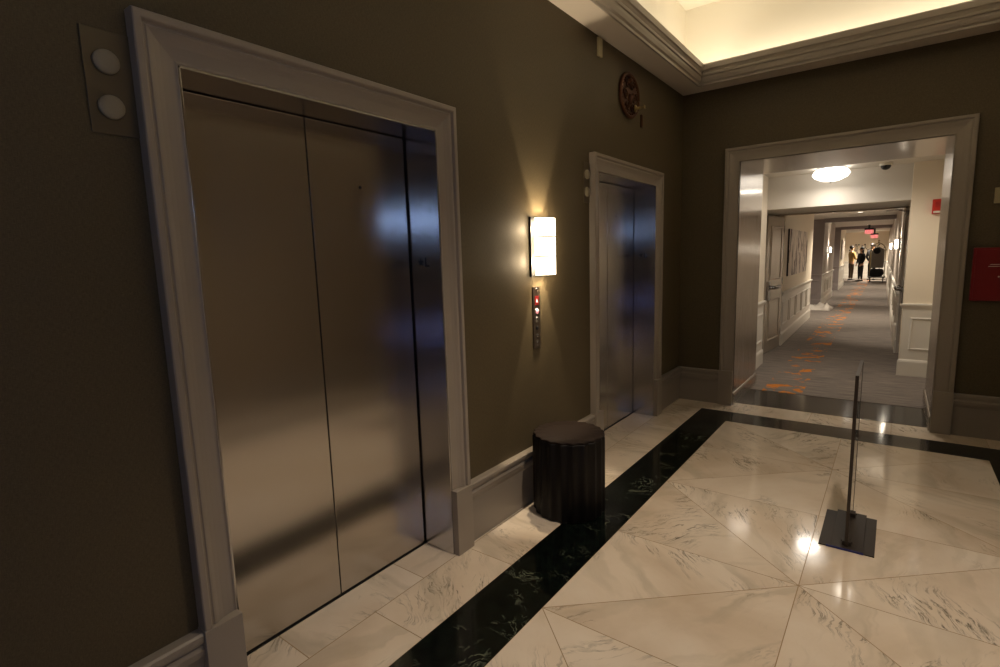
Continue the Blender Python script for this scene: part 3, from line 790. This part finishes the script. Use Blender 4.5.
def person(loc,rz,h,top,legs,lab,arms,hairlong=False,step=.0,frame=K):
    e=empty('person',loc,rz,frame=frame); tag(e,lab,'person')
    s=h/1.75
    V_=lambda x,y,z:(x*s,y*s,z*s)
    hip=V_(0,0,.93); waist=V_(0,.0,1.08); chest=V_(0,.0,1.30); neckb=V_(0,.0,1.46); neck=V_(0,-.01,1.52); chin=V_(0,-.02,1.58); mid=V_(0,-.01,1.65); crown=V_(0,.005,1.715)
    body=[[(hip,(.15*s,.10*s)),(waist,(.125*s,.09*s)),(chest,(.155*s,.10*s)),(neckb,(.08*s,.06*s)),(neck,.05*s),(chin,(.062*s,.07*s)),(mid,(.078*s,.092*s)),(crown,(.06*s,.07*s))]]
    legc=[];armc=[];hands=[]
    for sd,st in ((-1,step),(1,-step)):
        legc.append([(hip,(.15*s,.10*s)),(V_(sd*.09,0,.86),.085*s),(V_(sd*.10,-st*.5-.015,.50),.058*s),(V_(sd*.105,-st,.09),.042*s)])
    for sd,(el,wr) in zip((-1,1),arms):
        sh=V_(sd*.185,0,1.40)
        armc.append([(chest,(.155*s,.10*s)),(sh,.055*s),(V_(*el),.043*s),(V_(*wr),.030*s)])
        wv=Vector(wr)*s; d=(wv-Vector(el)*s).normalized()
        palm=wv+d*.06*s
        ch=[[(V_(*wr),.028*s),(tuple(palm),(.034*s,.018*s))]]
        side=d.orthogonal().normalized()
        for k in range(4):
            o_=side*(k-1.5)*.020*s; L=(.060,.070,.066,.052)[k]*s
            b0=palm+o_*.8+d*.015*s; b1=b0+d*L*.55+o_*.2; b2=b1+d*L*.4+Vector((0,-.01*s,-.006*s))
            ch.append([(tuple(palm),(.034*s,.018*s)),(tuple(b0),.0095*s),(tuple(b1),.009*s),(tuple(b2),.007*s)])
        t0=palm-side*.032*s-d*.01*s; ch.append([(tuple(palm),(.034*s,.018*s)),(tuple(t0),.011*s),(tuple(t0+d*.035*s-side*.012*s),.009*s)])
        hands+=ch
    sk=skin_mesh('body',body+legc+armc+hands,M['skin'],e)
    # face features
    w=MB(); w.sphere(V_(0,-.108,1.635),.014*s,sy=1.1,sz=1.5,seg=8,ring=5); w.build('nose',M['skin'],sk)
    w=MB(); w.sphere(V_(-.082,0,1.64),.018*s,sx=.5,sz=1.6,seg=8,ring=5); w.build('ear',M['skin'],sk)
    w=MB(); w.sphere(V_(.082,0,1.64),.018*s,sx=.5,sz=1.6,seg=8,ring=5)
    w.build('ear',M['skin'],sk)
    for x in (-.03,.03): w=MB(); w.sphere(V_(x,-.094,1.66),.010*s,sx=1.3,seg=8,ring=5); w.build('eye',M['hair'],sk)
    w=MB(); w.box(-.022*s,.022*s,-.104*s,-.098*s,1.598*s,1.604*s); w.build('mouth',M['hair'],sk)
    # clothing
    g=1.13
    def grow(ch,g,cut=None): return [(p,tuple(q*g for q in r) if isinstance(r,tuple) else r*g) for p,r in (ch[:cut] if cut else ch)]
    hem=V_(0,0,.84)
    jac=[[(hem,(.165*s,.125*s)),(hip,(.165*s,.12*s)),(waist,(.15*s,.115*s)),(chest,(.18*s,.125*s)),(V_(0,.0,1.44),(.10*s,.085*s))]]
    for c in armc: jac.append([(chest,(.18*s,.125*s))]+[(p,r*1.35) for p,r in c[1:]])
    skin_mesh('jacket',jac,M[top],e)
    tr=[[(V_(0,0,.98),(.14*s,.11*s)),(hip,(.155*s,.115*s))]]
    for c in legc: tr.append([(hip,(.155*s,.115*s))]+[(p,r*1.22) for p,r in c[1:]])
    skin_mesh('trousers',tr,M[legs],e)
    for sd,st in ((-1,step),(1,-step)):
        w=MB(); rows=[]
        for y,hw_,hh in ((.075,.026,.05),(.05,.037,.075),(.0,.040,.085),(-.06,.042,.06),(-.13,.046,.042),(-.175,.03,.03)):
            rows.append([V_(sd*.105+hw_*math.cos(t),-st+y,max(0,(hh*.5+hh*.5*math.sin(t)))) for t in [2*PI*k/10 for k in range(10)]])
        w.strips(rows,closed=True,smooth=True,caps=True); w.build('shoe',M['rubber'],e)
    w=MB(); rows=[]
    w.sphere(V_(0,.022,1.69),.098*s,sx=.95,sy=1.02,sz=.98,seg=16,ring=10)
    if hairlong:
        w.strips([[V_(.088*math.cos(t)*k1,.04+.07*math.sin(t),z) for t in [2*PI*k/12 for k in range(12)]] for z,k1 in ((1.68,1),(1.6,1.08),(1.5,1.15),(1.42,.9))],closed=True,smooth=True,caps=True)
    w.build('hair',M['hair'],e)
    return e
# people chat at the end of the corridor
person((.10,22.7,.004),PI/2+.5,1.62,'mustard','khaki','person in a mustard jacket standing leftmost at the corridor end',(((-.24,-.04,1.13),(-.20,-.22,1.05)),((.24,-.06,1.13),(.16,-.26,1.10))))
person((.50,22.1,.004),PI/2-PI+.6,1.54,'blackcloth','blackcloth','dark-haired person in black, middle of the three at the corridor end',(((-.25,.0,1.12),(-.20,-.10,.90)),((.25,.0,1.12),(.20,-.12,.90))),True)
person((.90,23.0,.004),PI-.4,1.70,'blackcloth','blackcloth','person in black standing behind the luggage cart',(((-.25,.0,1.12),(-.22,-.12,.90)),((.25,.0,1.12),(.21,-.16,.92))))
# ------------------------------------------------------------ luggage cart
def cart():
    e=empty('luggage_cart',(1.12,21.6,.004),.0,frame=K); tag(e,'birdcage luggage cart with arched brass rails at the corridor end','luggage cart')
    a,b=.30,.48
    w=MB(); w.box(-a,a,-b,b,.19,.235); w.build('deck',M['greycloth'],e,bevel=.02)
    w=MB(); w.tube([(-a,-b,.215),(a,-b,.215),(a,b,.215),(-a,b,.215),(-a,-b,.215)],.022,8); w.build('bumper',M['rubber'],e)
    for sx in (-1,1):
        for sy in (-1,1):
            w=MB(); w.lathe([(.03,-.02),(.09,-.018),(.095,0),(.09,.018),(.03,.02)],(sx*.24,sy*.40,.095),16,axis='x'); wh=w.build('wheel',M['rubber'],e)
            w=MB(); w.box(sx*.24-.03,sx*.24-.024,sy*.4-.02,sy*.4+.02,.09,.19); w.box(sx*.24+.024,sx*.24+.03,sy*.4-.02,sy*.4+.02,.09,.19); w.build('caster_fork',M['chrome'],wh)
            w=MB(); pts=[(sx*.27,sy*.44,.235),(sx*.27,sy*.44,1.35)]
            for k in range(1,9):
                t=k/8*PI/2; pts.append((sx*.27*math.cos(t),sy*.44*math.cos(t),1.35+.36*math.sin(t)))
            w.tube(pts,.016,8); w.build('arched_rail',M['brass'],e)
    w=MB(); w.tube([(0,-.42,1.60),(0,.42,1.60)],.013,8); w.build('hanging_bar',M['brass'],e)
    w=MB(); w.sphere((0,0,1.74),.035); w.lathe([(.02,1.76),(.01,1.80),(.03,1.82),(.01,1.86),(.002,1.87)],seg=12); w.box(-.06,.06,-.006,.006,1.80,1.815); w.build('finial',M['brass'],e)
cart()
def bag_shape(w,c,sx,sy,sz,rag=.0):
    rows=[]
    for k in range(7):
        t=k/6; z=c[2]+sz*t; q=(1-.25*abs(2*t-1)**3)
        rows.append([(c[0]+sx*q*math.copysign(abs(math.cos(x))**.6,math.cos(x)),c[1]+sy*q*math.copysign(abs(math.sin(x))**.6,math.sin(x)),z) for x in [2*PI*i/16 for i in range(16)]])
    w.strips(rows,closed=True,smooth=True,caps=True)
for i,(y,m,lab) in enumerate(((-.22,'greycloth','grey garment bag hanging at the front of the luggage cart'),(.12,'greycloth','grey garment bag hanging behind the front one on the luggage cart'))):
    e=empty('garment_bag',(1.12,21.6+y,0),frame=K); tag(e,lab,'garment bag','garment bags on the luggage cart')
    w=MB(); rows=[]
    for z,wx,wy in ((.62,.22,.05),(.68,.235,.06),(1.2,.24,.065),(1.42,.235,.06),(1.50,.12,.04),(1.55,.03,.02)):
        rows.append([(wx*math.copysign(abs(math.cos(t))**.5,math.cos(t)),wy*math.sin(t),z) for t in [2*PI*k/16 for k in range(16)]])
    w.strips(rows,closed=True,smooth=True,caps=True); w.build('cover',M[m],e)
    w=MB(); w.tube([(0,0,1.54),(0,0,1.592),(.012,0,1.615),(0,0,1.63),(-.014,0,1.618)],.004,6); w.build('hook',M['chrome'],e)
e=empty('duffel_bag',(1.10,21.45,.242),frame=K); tag(e,'black duffel bag on the deck of the luggage cart','bag')
w=MB(); bag_shape(w,(0,0,0),.27,.25,.34); w.build('shell',M['blackcloth'],e)
w=MB(); w.tube([(-.12,-.2,.30),(-.10,-.2,.40),(.10,-.2,.40),(.12,-.2,.30)],.012,8); w.build('handle',M['rubber'],e)
e=empty('round_black_bag',(1.08,21.16,0),frame=K); tag(e,'small round black bag hung on the front of the luggage cart','bag')
w=MB(); w.sphere((0,-.03,1.38),.13,sy=.5,sz=1.1); w.build('pouch',M['blackcloth'],e)
w=MB(); w.tube([(-.10,0,1.44),(-.05,.04,1.6),(.05,.04,1.6),(.10,0,1.44)],.008,6); w.build('strap',M['rubber'],e)

# ------------------------------------------------------------ two glowing panels added behind the camera, in place of an unseen blue source
for (sy_,sz_,lab_) in ((-1.26,2.06,'added blue glow panel, the higher one on the right wall behind the viewpoint'),(-2.75,.45,'added blue glow panel, the lower one on the right wall behind the viewpoint')):
  e=empty('added_glow_panel',(RX,sy_,sz_)); tag(e,lab_,'added_glow','added blue glow panels')
  w=MB(); w.box(-.06,0,-.36,.36,-.09,.09); w.build('housing',M['black'],e,bevel=.004)
  w=MB(); w.box(-.063,-.06,-.34,.34,-.07,.07); w.build('display',M['added_glow'] if sz_>1 else M['added_glow_dim'],e)

# ------------------------------------------------------------ lights
LYR=(.2+D)/2; LEN=D-.2-.3
for x,dx in ((.11,.35),(RX-.11,-.35)):
    area('cove_light',(x+.06*(1 if dx>0 else -1),LYR,H+.09),(dx*0.2,0,1),LEN,.03,14,WARM,'X' )
for o in [o for o in bpy.data.objects if o.name.startswith('cove_light')]:
    o.rotation_euler=(PI,0,PI/2)
area('cove_light_back',(RX/2,D-.16,H+.09),(0,0,1),RX-.5,.03,7,WARM).rotation_euler=(PI,0,0)
# lobby downlights in the raised ceiling behind the viewpoint and ahead
for y,pw in ((-1.6,18),(2.0,230)):
    spot('lobby_downlight',(RX/2+.5,y,HU-.03),(-.12,0,-1),pw,math.radians(80),.9,(1,.82,.64),.08)
P_=Matrix.Rotation(CA,4,'Z')@Vector((.70,-.15,ZC-.185))+CO
al=area('vestibule_lamp',P_,(0,0,-1),.26,.26,5,(1,.90,.78)); al.data.shape='DISK'

e=empty('vestibule_downlight',(1.12,-.78,ZC),frame=K); tag(e,'round recessed downlight over the threshold, hidden above the lintel','ceiling light')
w=MB(); w.lathe([(.10,0),(.10,-.008),(.075,-.010),(.072,-.002)],seg=24); w.build('trim_ring',M['white'],e)
w=MB(); w.lathe([(.074,-.001),(.073,-.005),(.002,-.006)],seg=24); w.build('lens',M['down'],e)
spot('vestibule_downlight_lamp',Matrix.Rotation(CA,4,'Z')@Vector((1.12,-.78,ZC-.03))+CO,(.12,.1,-1),45,math.radians(140),.8,(1,.88,.72),.07)
wd=bpy.data.worlds.new('world'); SC.world=wd; wd.use_nodes=True
wd.node_tree.nodes['Background'].inputs[0].default_value=(1,.8,.6,1); wd.node_tree.nodes['Background'].inputs[1].default_value=0.0

# ------------------------------------------------------------ camera
cam=bpy.data.cameras.new('camera'); co=bpy.data.objects.new('camera',cam); COL.objects.link(co); SC.camera=co
yaw,pit,rol=map(math.radians,(36.959,-8.085,-1.733))
fw=Vector((-math.sin(yaw)*math.cos(pit),math.cos(yaw)*math.cos(pit),math.sin(pit)))
rt=fw.cross(Vector((0,0,1))).normalized(); up=rt.cross(fw)
r2=rt*math.cos(rol)+up*math.sin(rol); u2=up*math.cos(rol)-rt*math.sin(rol)
m=Matrix((r2,u2,-fw)).transposed().to_4x4(); m.translation=Vector((1.779,0,1.526)); co.matrix_world=m
cam.sensor_width=36; cam.lens=525.218*36/1000; cam.clip_start=.05; cam.clip_end=200
SC.view_settings.view_transform='Standard'; SC.view_settings.look='None'; SC.view_settings.exposure=0; SC.view_settings.gamma=1
SC.view_settings.use_curve_mapping=False
